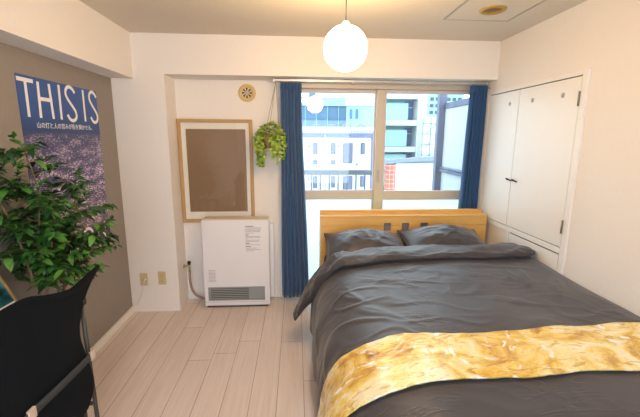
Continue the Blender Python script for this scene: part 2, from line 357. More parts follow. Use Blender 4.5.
def text_mesh(name, body, size, mtx, material, parent, ext=.0004, align='LEFT'):
    cu = bpy.data.curves.new(name, 'FONT'); cu.body = body; cu.size = size; cu.extrude = ext; cu.align_x = align
    tmp = bpy.data.objects.new(name+'_curve', cu); C.objects.link(tmp)
    bpy.context.view_layer.update()
    me = bpy.data.meshes.new_from_object(tmp.evaluated_get(bpy.context.evaluated_depsgraph_get()))
    bpy.data.objects.remove(tmp); bpy.data.curves.remove(cu)
    me.transform(mtx)
    me.transform(Matrix.Translation(-world_of(parent)))
    me.materials.clear(); me.materials.append(material)
    o = bpy.data.objects.new(name, me); C.objects.link(o); o.parent = parent
    return o
def cr(pts, t):
    """Catmull-Rom through pts, t in 0..1"""
    n = len(pts)-1; f = min(max(t, 0), 1)*n; i = min(int(f), n-1); u = f-i
    g = lambda k: Vector(pts[min(max(k, 0), n)])
    a, b, c, d = g(i-1), g(i), g(i+1), g(i+2)
    return .5*((2*b)+(c-a)*u+(2*a-5*b+4*c-d)*u*u+(3*b-a-3*c+d)*u**3)
def N(*a): return noise.noise(Vector(a))
def sstep(a, b, x):
    t = min(max((x-a)/(b-a), 0), 1); return t*t*(3-2*t)

# ------------------------------------------------------------------ room
XL, XB, XP, XR = -1.508, -1.328, -1.082, 1.749
D, D2, H, ZB, ZBL, YR = 3.224, 3.487, 2.40, 2.087, 2.049, -2.6
WX0, WX1, WZ0, WZ1 = -0.06, 1.742, 0.02, 2.075
struct(box(XL-.1, XR+.1, YR-.1, D2+.14, -.1, 0).build('floor', M['floor']))
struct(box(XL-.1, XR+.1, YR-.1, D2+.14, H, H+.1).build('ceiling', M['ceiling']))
struct(box(XL-.1, XL, YR, D, 0, H).build('wall_left', M['grey']))
struct(box(XR, XR+.1, YR, D2+.14, 0, H).build('wall_right', M['wall']))
wr = MB(); wr.box(XL, -1.2, YR-.1, YR, 0, H); wr.box(1.45, XR, YR-.1, YR, 0, H); wr.box(-1.2, 1.45, YR-.1, YR, 2.1, H); wr.box(-1.2, 1.45, YR-.1, YR, 0, .35)  # opening added in the unseen rear wall to admit soft fill light
struct(wr.build('wall_rear', M['wall']))
wr = MB()
for x0, x1 in ((-1.2, -1.15), (.10, .15), (1.40, 1.45)): wr.box(x0, x1, YR-.07, YR-.02, .35, 2.1)
for z0, z1 in ((.35, .4), (2.05, 2.1)): wr.box(-1.15, 1.40, YR-.07, YR-.02, z0, z1)
struct(wr.build('added_fill_window', M['sash']))  # frame of the added rear window, out of view, there for sky fill
w = MB(); w.box(XP, WX0, D2, D2+.14, 0, ZB); w.box(WX1, XR, D2, D2+.14, 0, ZB); w.box(WX0, WX1, D2, D2+.14, WZ1, ZB); w.box(WX0, WX1, D2, D2+.14, 0, WZ0)
struct(w.build('wall_back', M['wall']))
struct(box(XL, XB, YR, D, ZBL, H).build('trim_1', M['wall']))
struct(box(XL, XR, D, D2+.14, ZB, H).build('trim_2', M['wall']))
struct(box(XL-.1, XP, D, D2+.14, 0, ZB).build('trim_3', M['wall']))
struct(box(XL, XL+.014, YR, D, 0, .062, bev=.003).build('baseboard_left', M['white']))
struct(box(XP, WX0, D2-.012, D2, 0, .06, bev=.003).build('baseboard_back', M['white']))
struct(box(XR-.012, XR, YR, 3.35, 0, .06, bev=.003).build('baseboard_right', M['white']))

# ceiling access hatch with round vent
hx0, hx1, hy0, hy1 = 1.03, 1.50, 2.25, 2.70
t = thing('ceiling_hatch', (1.265, 2.47, H), 'square ceiling access panel outlined by thin metal edging near right wall', 'hatch')
mb = MB()
for a in ((hx0, hx1, hy0, hy0+.012), (hx0, hx1, hy1-.012, hy1), (hx0, hx0+.012, hy0, hy1), (hx1-.012, hx1, hy0, hy1)): mb.box(*a, H-.004, H-.0005)
mb.build('edging', M['steel'], t)
box(hx0+.014, hx1-.014, hy0+.014, hy1-.014, H-.003, H-.0005).build('panel', M['ceiling'], t)
def round_vent(name, c, mtx, label, r=.08):
    t = thing(name, c, label, 'vent')
    MB().lathe([(r*.55, .004), (r*.62, .012), (r*.82, .016), (r*.97, .010), (r, .001), (r, .0)], c, 40, mtx).build('ring', M['vent'], t)
    MB().lathe([(0, .003), (r*.58, .003), (r*.58, 0)], c, 32, mtx).build('backing', M['grilledark'], t)
    m2 = MB()
    for k in range(8):
        a = 2*PI*(k+.5)/8
        d = Vector((math.cos(a), math.sin(a), 0)); s_ = Vector((-d.y, d.x, 0))
        ps = [d*r*.16-s_*.003, d*r*.58-s_*r*.09, d*r*.58+s_*r*.09, d*r*.16+s_*.003]
        lo = [m2.bm.verts.new(Vector(c)+mtx@(p+Vector((0, 0, .003)))) for p in ps]; hi = [m2.bm.verts.new(Vector(c)+mtx@(p+Vector((0, 0, .012)))) for p in ps]
        m2.bm.faces.new(hi)
        for i in range(4): m2.bm.faces.new((lo[i], lo[(i+1) % 4], hi[(i+1) % 4], hi[i]))
    m2.build('vane', M['ventcore'], t)
    MB().lathe([(0, .017), (r*.12, .015), (r*.17, .010), (r*.17, .003)], c, 20, mtx).build('hub', M['vent'], t)
    return t
round_vent('round_vent', (-.445, D2, 1.978), Matrix.Rotation(PI/2, 4, 'X'), 'round yellowed wall vent with radial slots above the framed board', .079)
t = thing('ceiling_vent', (1.266, 2.471, H-.003), 'round brass coloured vent set in the ceiling access panel', 'vent')
c = (1.266, 2.471, H-.003); fl = Matrix.Rotation(PI, 4, 'X')
MB().lathe([(.055, .002), (.058, .010), (.068, .014), (.080, .008), (.083, 0)], c, 36, fl).build('ring', M['ringbrass'], t)
MB().lathe([(0, .010), (.02, .010), (.05, .004), (.056, .001)], c, 32, fl).build('damper', M['oldbrass'], t)

# ------------------------------------------------------------------ pendant
gc = Vector((.256, 2.0, 2.033))
t = thing('pendant_lamp', (gc.x, gc.y, H), 'lit round white globe pendant lamp hanging on a thin cord', 'lamp')
MB().lathe([(0.018, .108)]+[(.113*math.sin(a), .113*math.cos(a)) for a in [PI*k/24 for k in range(2, 24)]]+[(0, -.113)], gc, 40).build('globe_shade', M['globe'], t)
MB().lathe([(0, .135), (.012, .133), (.02, .120), (.02, .104)], gc, 20).build('cap', M['white'], t)
MB().tube([(gc.x, gc.y, gc.z+.13), (gc.x, gc.y, H-.02)], .0028, 8).build('cord', M['strap'], t)
MB().lathe([(0, -.03), (.035, -.028), (.05, -.012), (.052, 0)], (gc.x, gc.y, H), 28).build('canopy', M['white'], t)
# unseen ceiling lamp added behind the viewer as fill light
t = thing('added_fill_lamp', (.1, -1.0, H), 'added flat round fill lamp on the unseen rear ceiling', 'lamp')
MB().lathe([(0, -.07), (.2, -.065), (.29, -.045), (.31, -.02), (.31, -.01)], (.1, -1.0, H), 40).build('diffuser', M['fill_lamp'], t)
MB().lathe([(.32, -.012), (.33, 0)], (.1, -1.0, H), 40).build('base', M['white'], t)

# ------------------------------------------------------------------ window
YW = D2+.015
wn = thing('window_1', (0.83, YW, WZ0), '', '')
del wn['label']; del wn['category']; wn['kind'] = 'structure'
mb = MB(); a, b_ = YW-.015, YW+.105
mb.box(WX0, WX1, a, b_, WZ1-.045, WZ1, .002); mb.box(WX0, WX1, a, b_, WZ0, WZ0+.04, .002); mb.box(WX0, WX0+.04, a, b_, WZ0, WZ1, .002); mb.box(WX1-.02, WX1, a, b_, WZ0, WZ1, .002)
mb.build('window_frame', M['sash'], wn)
def sash(x0, x1, y, sw0, sw1):
    zb, zt = WZ0+.04, WZ1-.045
    f = MB()
    f.box(x0, x0+sw0, y, y+.03, zb, zt, .002); f.box(x1-sw1, x1, y, y+.03, zb, zt, .002)
    f.box(x0+sw0, x1-sw1, y+.001, y+.029, zt-.008, zt, .001); f.box(x0+sw0, x1-sw1, y+.001, y+.029, zb, zb+.07, .001); f.box(x0+sw0, x1-sw1, y+.001, y+.029, 0.990, 1.066, .001)
    s_ = f.build('sash', M['sash'], wn)
    g = MB(); zz = [(1.066, zt-.008), (zb+.07, .990)]
    for q0, q1 in zz:
        g.box(x0+sw0, x1-sw1, y-.001, y+.024, q1-(.026 if q1 > 1.5 else .008), q1); g.box(x0+sw0, x1-sw1, y+.006, y+.024, q0, q0+.008)
        g.box(x0+sw0, x0+sw0+.008, y+.006, y+.024, q0, q1); g.box(x1-sw1-.008, x1-sw1, y+.006, y+.024, q0, q1)
    g.build('gasket', M['sash_out'], s_)
    box(x0+sw0+.004, x1-sw1-.004, y+.013, y+.017, 1.068, zt-.01).build('glass_pane', M['glass'], s_)
    box(x0+sw0+.004, x1-sw1-.004, y+.013, y+.017, zb+.072, .988).build('frosted_pane', M['frosted'], s_)
    return s_
sash(WX0+.04, .80, YW+.062, .045, .045)
sash(.760, WX1-.02, YW+.022, .085, .035)
box(.79, .803, YW+.006, YW+.022, 1.16, 1.28, .003).build('latch', M['steel'], wn)

# ------------------------------------------------------------------ curtain rail + curtains
YC = 3.36
t = thing('curtain_rail', (.8, YC, ZB), 'thin grey metal curtain rail along the underside of the window beam', 'curtain rail')
box(-.20, 1.745, YC-.012, YC+.012, ZB-.022, ZB-.002, .002).build('rail', M['rail'], t)
for x in (-.19, .5, 1.2, 1.73): box(x-.012, x+.012, YC-.022, YC+.018, ZB-.03, ZB-.001, .003).build('bracket', M['rail'], t)
def curtain(xt0, xt1, xb0, xb1, zt, zb, n, seed, label):
    t = thing('curtain', ((xb0+xb1)/2, YC, zb), label, 'curtain', None)
    rows = []
    NZ, NX = 46, n*12
    for i in range(NZ+1):
        v = i/NZ; z = zt+(zb-zt)*v; row = []
        x0 = xt0+(xb0-xt0)*sstep(0, 1, v); x1 = xt1+(xb1-xt1)*sstep(0, 1, v)
        for j in range(NX+1):
            u = j/NX
            ph = 2*PI*n*u+1.1*N(u*3+seed, v*1.2, seed)
            amp = .026*(.75+.5*N(u*5, v*2, seed+3)+.25*v)
            y = YC+amp*math.sin(ph)+.006*math.sin(ph*2.0+1+v*2)+.012*N(u*2, v*3, seed+9)
            x = x0+(x1-x0)*u+.008*math.cos(ph)+.006*N(u*2+5, v*3, seed)*v
            row.append(Vector((x, y, z+(.004*math.sin(ph) if i == NZ else 0))))
        rows.append(row)
    o = MB().grid(rows).build('cloth', M['curtain'], t); solid(o, .003)
    hd = []
    for i in range(3):
        row = []
        for j in range(NX+1):
            u = j/NX; ph = 2*PI*n*u+1.1*N(u*3+seed, 0, seed)
            row.append(Vector((xt0+(xt1-xt0)*u+.008*math.cos(ph), YC+.024*math.sin(ph)-.003, zt+.002-.03*i)))
        hd.append(row)
    o = MB().grid(hd).build('heading_tape', M['curtain'], t); solid(o, .004)
    for k in range(n):
        x = xt0+(xt1-xt0)*(k+.5)/n
        MB().tube([(x, YC, zt-.01), (x, YC-.004, zt+.004), (x, YC, ZB-.02)], .002, 6).build('hook', M['rail'], t)
curtain(-.145, .040, -.150, .105, ZB-.035, .065, 6, 1.3, 'navy blue pleated curtain hanging full length beside the hanging plant')
curtain(1.575, 1.725, 1.535, 1.725, ZB-.035, .065, 6, 7.7, 'navy blue pleated curtain gathered at the closet side, bottom behind headboard')

# ------------------------------------------------------------------ closet on right wall
t = thing('built_in_closet', (XR, 2.76, .06), 'white built-in wall closet with two tall doors and low door beside bed', 'closet')
xf = XR-.018
mb = MB()
mb.box(xf, XR, 2.170, 2.215, .06, 1.995, .003); mb.box(xf, XR, 3.30, 3.345, .80, 1.995, .003)
mb.box(xf, XR, 2.215, 3.30, 1.965, 1.995, .003); mb.box(xf, XR, 2.215, 3.30, .835, .872, .003)
mb.box(xf, XR, 2.80, 2.83, .06, .835, .003)
mb.build('frame', M['closet'], t)
box(XR-.004, XR, 2.2, 3.31, .86, 1.98).build('reveal', M['gap'], t)
def cdoor(y0, y1, z0, z1, name='door'):
    return box(XR-.016, XR-.002, y0, y1, z0, z1, .002).build(name, M['closet'], t)
dl = cdoor(2.849, 3.298, .879, 1.958)
dr = cdoor(2.219, 2.843, .879, 1.958)
dw = cdoor(2.221, 2.793, .07, .824, 'lower_door')
box(XR-.005, XR, 2.205, 2.81, .065, .84).build('lower_reveal', M['gap'], t)
rx = Matrix.Rotation(-PI/2, 4, 'Y')
for par, ys in ((dl, (2.971,)), (dr, (2.68, 2.367))):
    for y in ys: MB().lathe([(0, .006), (.012, .005), (.017, .001), (.017, 0)], (XR-.016, y, 1.861), 20, rx).build('vent_button', M['steel'], par)
for par, y in ((dl, 2.868), (dr, 2.79)):
    s_ = 1 if par is dl else -1
    MB().tube([(XR-.016, y+.022, 1.258), (XR-.036, y+.015, 1.263), (XR-.04, y, 1.262), (XR-.036, y-.015, 1.258), (XR-.016, y-.026, 1.248)], [.004, .006, .008, .006, .004], 8).build('handle', M['darkmetal'], par)
for z in (1.825, 1.018):
    MB().box(XR-.022, XR-.012, 2.212, 2.228, z-.042, z+.042, .002).tube([(XR-.024, 2.216, z-.044), (XR-.024, 2.216, z+.044)], .005, 8).build('hinge', M['hingemetal'], dr)
# small hook on the wall by the closet top
tag(recentre(MB().lathe([(0, .02), (.006, .02), (.008, .015), (.004, .008), (.006, 0)], (XR, 3.33, 2.03), 14, rx).build('wall_hook', M['steel']), (XR, 3.33, 2.03)), 'tiny metal knob hook on right wall next to the curtain top', 'hook')

# ------------------------------------------------------------------ heater
t = thing('gas_heater', (-.56, 3.35, 0), 'white upright gas fan heater with dark bottom grille below the framed board', 'heater')
hx0, hx1, hy = -.866, -.258, 3.27
box(hx0, hx1, hy, 3.41, .018, .842, .006).build('body', M['heater'], t)
box(hx0+.01, hx1-.008, 3.28, 3.41, .842, .852, .003).build('top_cover', M['heatertop'], t)
box(hx0+.06, hx1+.035, 3.41, 3.46, .04, .778, .004).build('rear_housing', M['heater'], t)
box(hx0+.02, hx1-.02, 3.275, 3.40, 0, .018, .002).build('base', M['grilledark'], t)
mb = MB(); mb.box(hx0+.006, hx1-.006, hy-.0012, hy, .0545, .0565); mb.build('seam', M['grille'], t)
gx0, gx1, gz0, gz1 = -.830, -.305, .072, .205
mb = MB()
for a in ((gx0, gx1, gz0, gz0+.012), (gx0, gx1, gz1-.012, gz1), (gx0, gx0+.022, gz0, gz1), (gx1-.02, gx1, gz0, gz1)): mb.box(a[0], a[1], hy-.006, hy+.001, a[2], a[3], .001)
gf = mb.build('grille', M['grille'], t)
box(gx0+.02, gx1-.02, hy-.0015, hy-.0002, gz0+.01, gz1-.01).build('opening', M['grilledark'], gf)
for k in range(6):
    z = gz0+.022+k*.0175
    box(gx0+.022, gx1-.15, hy-.005, hy-.002, z-.0045, z+.0045, .001).build('louvre', M['grille'], gf)
mb = MB(); mb.box(gx1-.15, gx1-.02, hy-.0045, hy-.0015, gz0+.012, gz1-.012, .001)
mb.build('display_cover', M['grille'], gf)
mb = MB()
rows = [(.786, .5, 1), (.772, .95, 0), (.760, .95, 0), (.748, .9, 0), (.736, .9, 0), (.722, .5, 0), (.705, .16, 1), (.692, .9, 0), (.680, .9, 0), (.668, .12, 0), (.656, .85, 0), (.644, .8, 0), (.626, .22, 1), (.612, .85, 0), (.596, .28, 1), (.580, .7, 0), (.566, .9, 0), (.554, .5, 0)]
for z, f, bold in rows:
    x = -.470; end = -.470+.145*f
    while x < end:
        wd = random.uniform(.004, .012); hgt = .0042 if bold else .0022
        mb.box(x, min(x+wd, end+.004), hy-.0009, hy-.0001, z-hgt, z+hgt); x += wd+(.001 if bold else .0035)
mb.build('notice_print', M['ink'], t)
mb = MB()
for k in range(9):
    x = -.818; z = .368-k*.0135
    while x < -.757:
        wd = random.uniform(.004, .012); mb.box(x, min(x+wd, -.754), hy-.0009, hy-.0001, z-.0025, z+.0025); x += wd+.004
mb.build('caution_print', M['ink'], t)

# gas tap and hose
t = thing('gas_tap', (-1.082, 3.40, .37), 'small metal gas tap with black knob on the pillar side', 'gas tap')
MB().tube([(-1.082, 3.40, .37), (-1.03, 3.40, .37)], .011, 12).lathe([(.02, 0), (.02, .006), (.008, .008)], (-1.082, 3.40, .37), 16, Matrix.Rotation(PI/2, 4, 'Y')).tube([(-1.03, 3.40, .385), (-1.03, 3.40, .31)], .010, 12).build('valve', M['brass'], t)
MB().lathe([(0, .035), (.014, .033), (.017, .02), (.015, .002), (0, 0)], (-1.03, 3.40, .385), 16).build('knob', M['black'], t)
hp = [(-1.03, 3.40, .315), (-1.03, 3.40, .22), (-1.015, 3.40, .13), (-.975, 3.40, .07), (-.92, 3.395, .045), (-.868, 3.39, .04)]
tag(recentre(MB().tube([cr(hp, k/24) for k in range(25)], .0115, 12).build('gas_hose', M['hose']), (-.93, 3.40, .035)), 'pinkish brown rubber gas hose curving from wall tap to heater', 'hose')

# ------------------------------------------------------------------ framed board on back wall
t = thing('picture_frame', (-.74, 3.487, .79), 'large oak picture frame with white mount and blank brown board above heater', 'picture frame')
fx0, fx1, fz0, fz1, ya, yb = -1.078, -.404, .785, 1.742, 3.452, 3.484
fw = .030
mb = MB()
mb.box(fx0, fx0+fw, ya, yb, fz0, fz1, .002); mb.box(fx1-fw, fx1, ya, yb, fz0, fz1, .002); mb.box(fx0+fw, fx1-fw, ya, yb, fz1-fw, fz1, .002); mb.box(fx0+fw, fx1-fw, ya, yb, fz0, fz0+fw, .002)
mb.build('frame_moulding', M['frame_wood'], t)
mx0, mx1, mz0, mz1 = -1.008, -.468, .885, 1.655
mb = MB()
for a in ((fx0+fw, mx0, fz0+fw, fz1-fw), (mx1, fx1-fw, fz0+fw, fz1-fw), (mx0, mx1, mz1, fz1-fw), (mx0, mx1, fz0+fw, mz0)): mb.box(a[0], a[1], 3.466, 3.474, a[2], a[3])
mb.build('mount', M['mat'], t)
box(mx0-.002, mx1+.002, 3.474, 3.480, mz0-.002, mz1+.002).build('board', M['kraft'], t)
box(fx0+fw-.001, fx1-fw+.001, 3.459, 3.461, fz0+fw-.001, fz1-fw+.001).build('glass', M['pglass'], t)

# ------------------------------------------------------------------ outlets
def outlet(x0, x1, z0, z1, label, holes):
    t = thing('wall_outlet', ((x0+x1)/2, D, z0), label, 'outlet')
    box(x0, x1, D-.008, D, z0, z1, .002).build('plate', M['outlet'], t)
    for zc in holes:
        s_ = box((x0+x1)/2-.016, (x0+x1)/2+.016, D-.0105, D-.006, zc-.012, zc+.012, .002).build('socket', M['outlet'], t)
        box((x0+x1)/2-.008, (x0+x1)/2-.006, D-.011, D-.010, zc-.005, zc+.005).build('slot', M['gap'], s_)
        box((x0+x1)/2+.006, (x0+x1)/2+.008, D-.011, D-.010, zc-.004, zc+.004).build('slot', M['gap'], s_)
    return t
outlet(-1.418, -1.350, .255, .372, 'yellowed aerial wall plate with thin white cable plugged in, left of pair', (.315,))
outlet(-1.256, -1.190, .262, .385, 'yellowed double power socket on white pillar, right of pair', (.350, .297))
cp = [(-1.368, D-.008, .318), (-1.37, D-.03, .31), (-1.40, D-.02, .20), (-1.45, D-.02, .09), (-1.485, D-.04, .066), (-1.487, D-.4, .067), (-1.487, D-1.1, .066)]
t = thing('aerial_cable', (-1.45, D-.02, .066), 'thin white cable dropping from left wall plate onto the baseboard', 'cable')
MB().tube([cr(cp, k/40) for k in range(41)], .0028, 8).build('cable', M['cordm'], t)
MB().tube([(-1.368, D-.008, .318), (-1.368, D-.03, .316)], .008, 10).build('plug', M['white'], t)

# ------------------------------------------------------------------ poster
PY0, PY1, PZ0, PZ1 = 2.158, 2.966, .770, 1.912
t = thing('city_poster', (XL, (PY0+PY1)/2, PZ0), 'blue city night poster reading THIS IS on the taupe wall', 'poster')
mb = MB(); mb.box(XL+.0005, XL+.002, PY0, PY1, PZ0, PZ1)
pp = mb.build('print', M['city'], t)
def stroke(name, lines, wd, parent, x=XL+.0023):
    m_ = MB()
    for li in lines:
        x += .00025
        pts = [Vector(p) for p in li]
        L_, R_ = [], []
        for i, p in enumerate(pts):
            d = (pts[min(i+1, len(pts)-1)]-pts[max(i-1, 0)]).normalized(); nn = Vector((-d.y, d.x))*wd/2
            if i == 0: p = p-d*wd*.25
            if i == len(pts)-1: p = p+d*wd*.25
            L_.append(m_.bm.verts.new((x, *(p+nn)))); R_.append(m_.bm.verts.new((x, *(p-nn))))
        for i in range(len(pts)-1): m_.bm.faces.new((L_[i], L_[i+1], R_[i+1], R_[i]))
    return m_.build(name, M['letter'], parent)
def V2(*p): return [Vector((a, b)) for a, b in p]
def curve(pts, n=22): 
    pts = [(a, b, 0) for a, b in pts]; return [Vector((cr(pts, k/n).x, cr(pts, k/n).y)) for k in range(n+1)]
zt, zb_ = 1.886, 1.690
lw = .022
stroke('letter', [V2((2.168, zt), (2.286, zt)), V2((2.227, zt), (2.224, zb_))], lw, t)
stroke('letter', [V2((2.330, zt), (2.322, zb_)), V2((2.428, zt), (2.436, zb_)), V2((2.328, 1.795), (2.438, 1.795))], lw, t)
stroke('letter', [V2((2.523, zt+.008), (2.516, zb_))], lw, t)
def S(y, wd):
    pts = [(y+wd, 1.872), (y+wd*.8, 1.892), (y+wd*.45, 1.902), (y+wd*.12, 1.885), (y+.02*wd, 1.850), (y+.25*wd, 1.815), (y+.62*wd, 1.780), (y+wd*.95, 1.742), (y+wd*.95, 1.706), (y+wd*.62, 1.684), (y+wd*.25, 1.690), (y+.02*wd, 1.715)]
    return curve(pts, 36)
stroke('letter', [S(2.585, .100)], lw, t)
stroke('letter', [V2((2.790, zt+.010), (2.786, zb_))], lw, t)
stroke('letter', [S(2.863, .092)], lw, t)
# text runs along +y as seen from the room (x > wall)
def wall_text(name, body, size, y, z):
    mtx = Matrix.Translation((XL+.0024, y, z))@Matrix(((0, 0, 1, 0), (1, 0, 0, 0), (0, 1, 0, 0), (0, 0, 0, 1)))
    return text_mesh(name, body, size, mtx, M['letter'], t)
wall_text('caption', '山の灯と人の営みが街を輝かせる。', .038, 2.275, 1.628)
th = [2*PI*k/28 for k in range(29)]
stroke('lower_letter', [[Vector((2.66+.062*math.cos(a), .868+.058*math.sin(a))) for a in th]], .022, t)
stroke('lower_letter', [V2((2.795, .812), (2.795, .925), (2.895, .812), (2.895, .925))], .018, t)
stroke('lower_letter', [V2((2.43, .812), (2.43, .925)), V2((2.51, .925), (2.436, .868), (2.52, .812))], .018, t)
box(XL+.002, XL+.0026, 2.862, 2.94, .786, .789).build('credit_line', M['letter'], t)

# ------------------------------------------------------------------ desk + small framed picture
t = thing('side_desk', (-1.29, 1.3, 0), 'plain pale desk against the taupe wall behind the black chair', 'desk')
box(-1.503, -1.09, .80, 1.795, .733, .758, .003).build('desktop', M['deskwood'], t)
for x in (-1.47, -1.13):
    for y in (.84, 1.76): box(x-.015, x+.015, y-.015, y+.015, 0, .733, .002).build('leg', M['darkmetal'], t)
for y in (.83, 1.75): box(-1.46, -1.14, y, y+.02, .70, .733).build('rail', M['darkmetal'], t)
# picture leans back against the wall: local frame, lower right corner at P0
P0 = Vector((-1.386, 1.781, .7595)); ax = Vector((0, -1, 0)); bx = Vector((-.43, 0, .90)).normalized(); nx = ax.cross(bx)*-1
if nx.x < 0: nx = -nx
PM = Matrix.Translation(P0)@Matrix((( ax.x, bx.x, nx.x, 0), (ax.y, bx.y, nx.y, 0), (ax.z, bx.z, nx.z, 0), (0, 0, 0, 1)))
t = thing('photo_frame', P0, 'small thin gold-framed teal picture leaning on the desk behind the black chair', 'picture frame')
def pbox(specs, name, m_):
    q = MB()
    for s_ in specs: q.box(*s_)
    q.bm.transform(PM); return q.build(name, m_, t)
PW, PH = .34, .245
pbox([(0, PW, 0, .009, 0, .014), (0, PW, PH-.009, PH, 0, .014), (0, .009, .009, PH-.009, 0, .014), (PW-.009, PW, .009, PH-.009, 0, .014)], 'frame_moulding', M['frame_wood'])
pbox([(.009, PW-.009, .009, .022, .002, .006)], 'mount', M['mat'])
pbox([(.009, PW-.009, .022, PH-.009, .002, .006)], 'print', M['sea'])

# ------------------------------------------------------------------ bed
t = thing('bed', (.96, 2.1, 0), 'double bed with honey wood bookcase headboard standing before the window', 'bed')
hb0, hb1, yf = .205, 1.700, 3.10
notch = [(.768, .833), (.929, .996), (1.096, 1.166)]
mb = MB()
mb.box(hb0, hb1, yf, yf+.02, .10, .773, 0)
mb.box(hb0, hb1, yf, yf+.02, .846, .903, 0)
xs = [hb0]+[v for p in notch for v in p]+[hb1]
for k in range(0, len(xs), 2):
    mb.box(xs[k], xs[k+1], yf, yf+.02, .773, .822, 0); mb.box(xs[k], xs[k+1], yf, yf+.02, .8245, .846, 0)
hbd = mb.build('headboard', M['honey'], t)
box(hb0+.01, hb1-.01, yf+.022, yf+.026, .3, .89).build('recess_back', M['inlay'], hbd)
box(hb0-.004, hb1+.004, yf-.006, yf+.09, .903, .915, .003).build('shelf', M['honey'], hbd)
box(hb0-.002, hb1-.002, yf+.09, yf+.115, .10, .938, .002).build('back_board', M['honey'], hbd)
box(hb0-.004, hb1+.00, yf+.082, yf+.125, .938, .948, .003).build('top_ledge', M['honey'], hbd)
for x in (hb0, hb1-.018): box(x, x+.018, yf+.026, yf+.09, .10, .903, .002).build('side_panel', M['honey'], hbd)
box(.25, 1.69, 1.00, 3.095, .18, .30, .01).build('bed_frame', M['honey'], t)
for x in (.30, 1.62):
    for y in (1.06, 2.0, 2.98): box(x-.03, x+.03, y-.03, y+.03, 0, .18, .004).build('leg', M['honey'], t)
box(.235, 1.70, 1.0, 3.09, .30, .585, .045, 4).build('mattress', M['sheet'], t)

def pillow(cx, cy, cz, w_, h_, th_, tilt, yaw, seed, label):
    t = thing('pillow', (cx, cy, cz-.1), label, 'pillow')
    mt = Matrix.Translation((cx, cy, cz))@Matrix.Rotation(yaw, 4, 'Z')@Matrix.Rotation(tilt, 4, 'X')
    n = 40; q = MB(); sides = []
    for sg in (1, -1):
        rows = []
        for i in range(n+1):
            v = -1+2*i/n; row = []
            for j in range(n+1):
                u = -1+2*j/n
                # slightly concave edges, pointed corners
                X = u*(1-.07*(1-v*v)*abs(u)**3); Y = v*(1-.09*(1-u*u)*abs(v)**3)
                hgt = (max(0, 1-abs(u)**1.9)**.78)*(max(0, 1-abs(v)**2.2)**.65)
                wr = .014*N(u*2.2+seed, v*2.2, 4)+.010*max(0, 1-abs(N(u*2.5+v*2.0+seed, v*4-u*3, 9))*5)*hgt
                row.append(mt@Vector((X*w_/2, Y*h_/2, sg*(th_/2)*hgt+wr*(1 if 0 < i < n and 0 < j < n else 0)*hgt)))
            rows.append(row)
        q.grid(rows)
    bmesh.ops.remove_doubles(q.bm, verts=q.bm.verts, dist=.0004)
    q.build('cushion', M['pillow'], t)
    e = MB(); pts = []
    for k in range(4*20+1):
        s_ = k/20 % 4; a = s_ % 1; i = int(s_)
        u, v = [(-1+2*a, -1), (1, -1+2*a), (1-2*a, 1), (-1, 1-2*a)][i]
        X = u*(1-.07*(1-v*v)*abs(u)**3); Y = v*(1-.09*(1-u*u)*abs(v)**3)
        pts.append(mt@Vector((X*w_/2, Y*h_/2, 0)))
    e.tube(pts, .0035, 6, False).build('seam', M['pillow'], t)
pillow(.560, 2.835, .705, .67, .46, .26, R(15), R(-2), 2.0, 'dark grey pillow propped against headboard, the left one of two')
pillow(1.225, 2.835, .725, .70, .46, .28, R(16), R(1), 8.0, 'dark grey pillow propped against headboard, nearer the closet')

SEC = [(1.730, .700), (1.66, .708), (1.45, .706), (1.25, .700), (1.05, .696), (.85, .690), (.68, .684), (.53, .672), (.40, .650), (.29, .610), (.20, .550), (.145, .47), (.118, .37), (.108, .27), (.105, .15)]
# resample the section by arc length
_p = [cr([(a, b, 0) for a, b in SEC], k/400) for k in range(401)]
_s = [0]
for a, b in zip(_p, _p[1:]): _s.append(_s[-1]+(b-a).length)
SL = _s[-1]
def sec(s):
    s = min(max(s, 0), SL); 
    lo, hi = 0, 400
    while hi-lo > 1:
        m_ = (lo+hi)//2
        if _s[m_] <= s: lo = m_
        else: hi = m_
    f = (s-_s[lo])/max(1e-9, _s[hi]-_s[lo]); return _p[lo].lerp(_p[hi], f)
CRE = [  # long soft creases on the cover: start, end (x,y), height, width
    ((1.66, 2.15), (1.42, 1.72), .010, .022), ((1.50, 2.28), (1.38, 1.95), .009, .02), ((1.40, 2.30), (1.36, 2.05), .006, .015), ((.42, 2.20), (1.35, 2.02), .005, .012),
    ((.35, 2.3), (.85, 1.98), .006, .03), ((.7, 2.35), (1.2, 2.16), .006, .03), ((.3, 1.95), (.62, 1.62), .007, .025),
    ((1.0, 1.9), (1.5, 1.70), .005, .02), ((.5, 1.75), (1.05, 1.66), .004, .02), ((.24, 2.2), (.42, 1.9), .007, .02), ((1.1, 2.35), (1.55, 2.22), .008, .025), ((.9, 2.4), (.6, 2.25), .006, .02)]
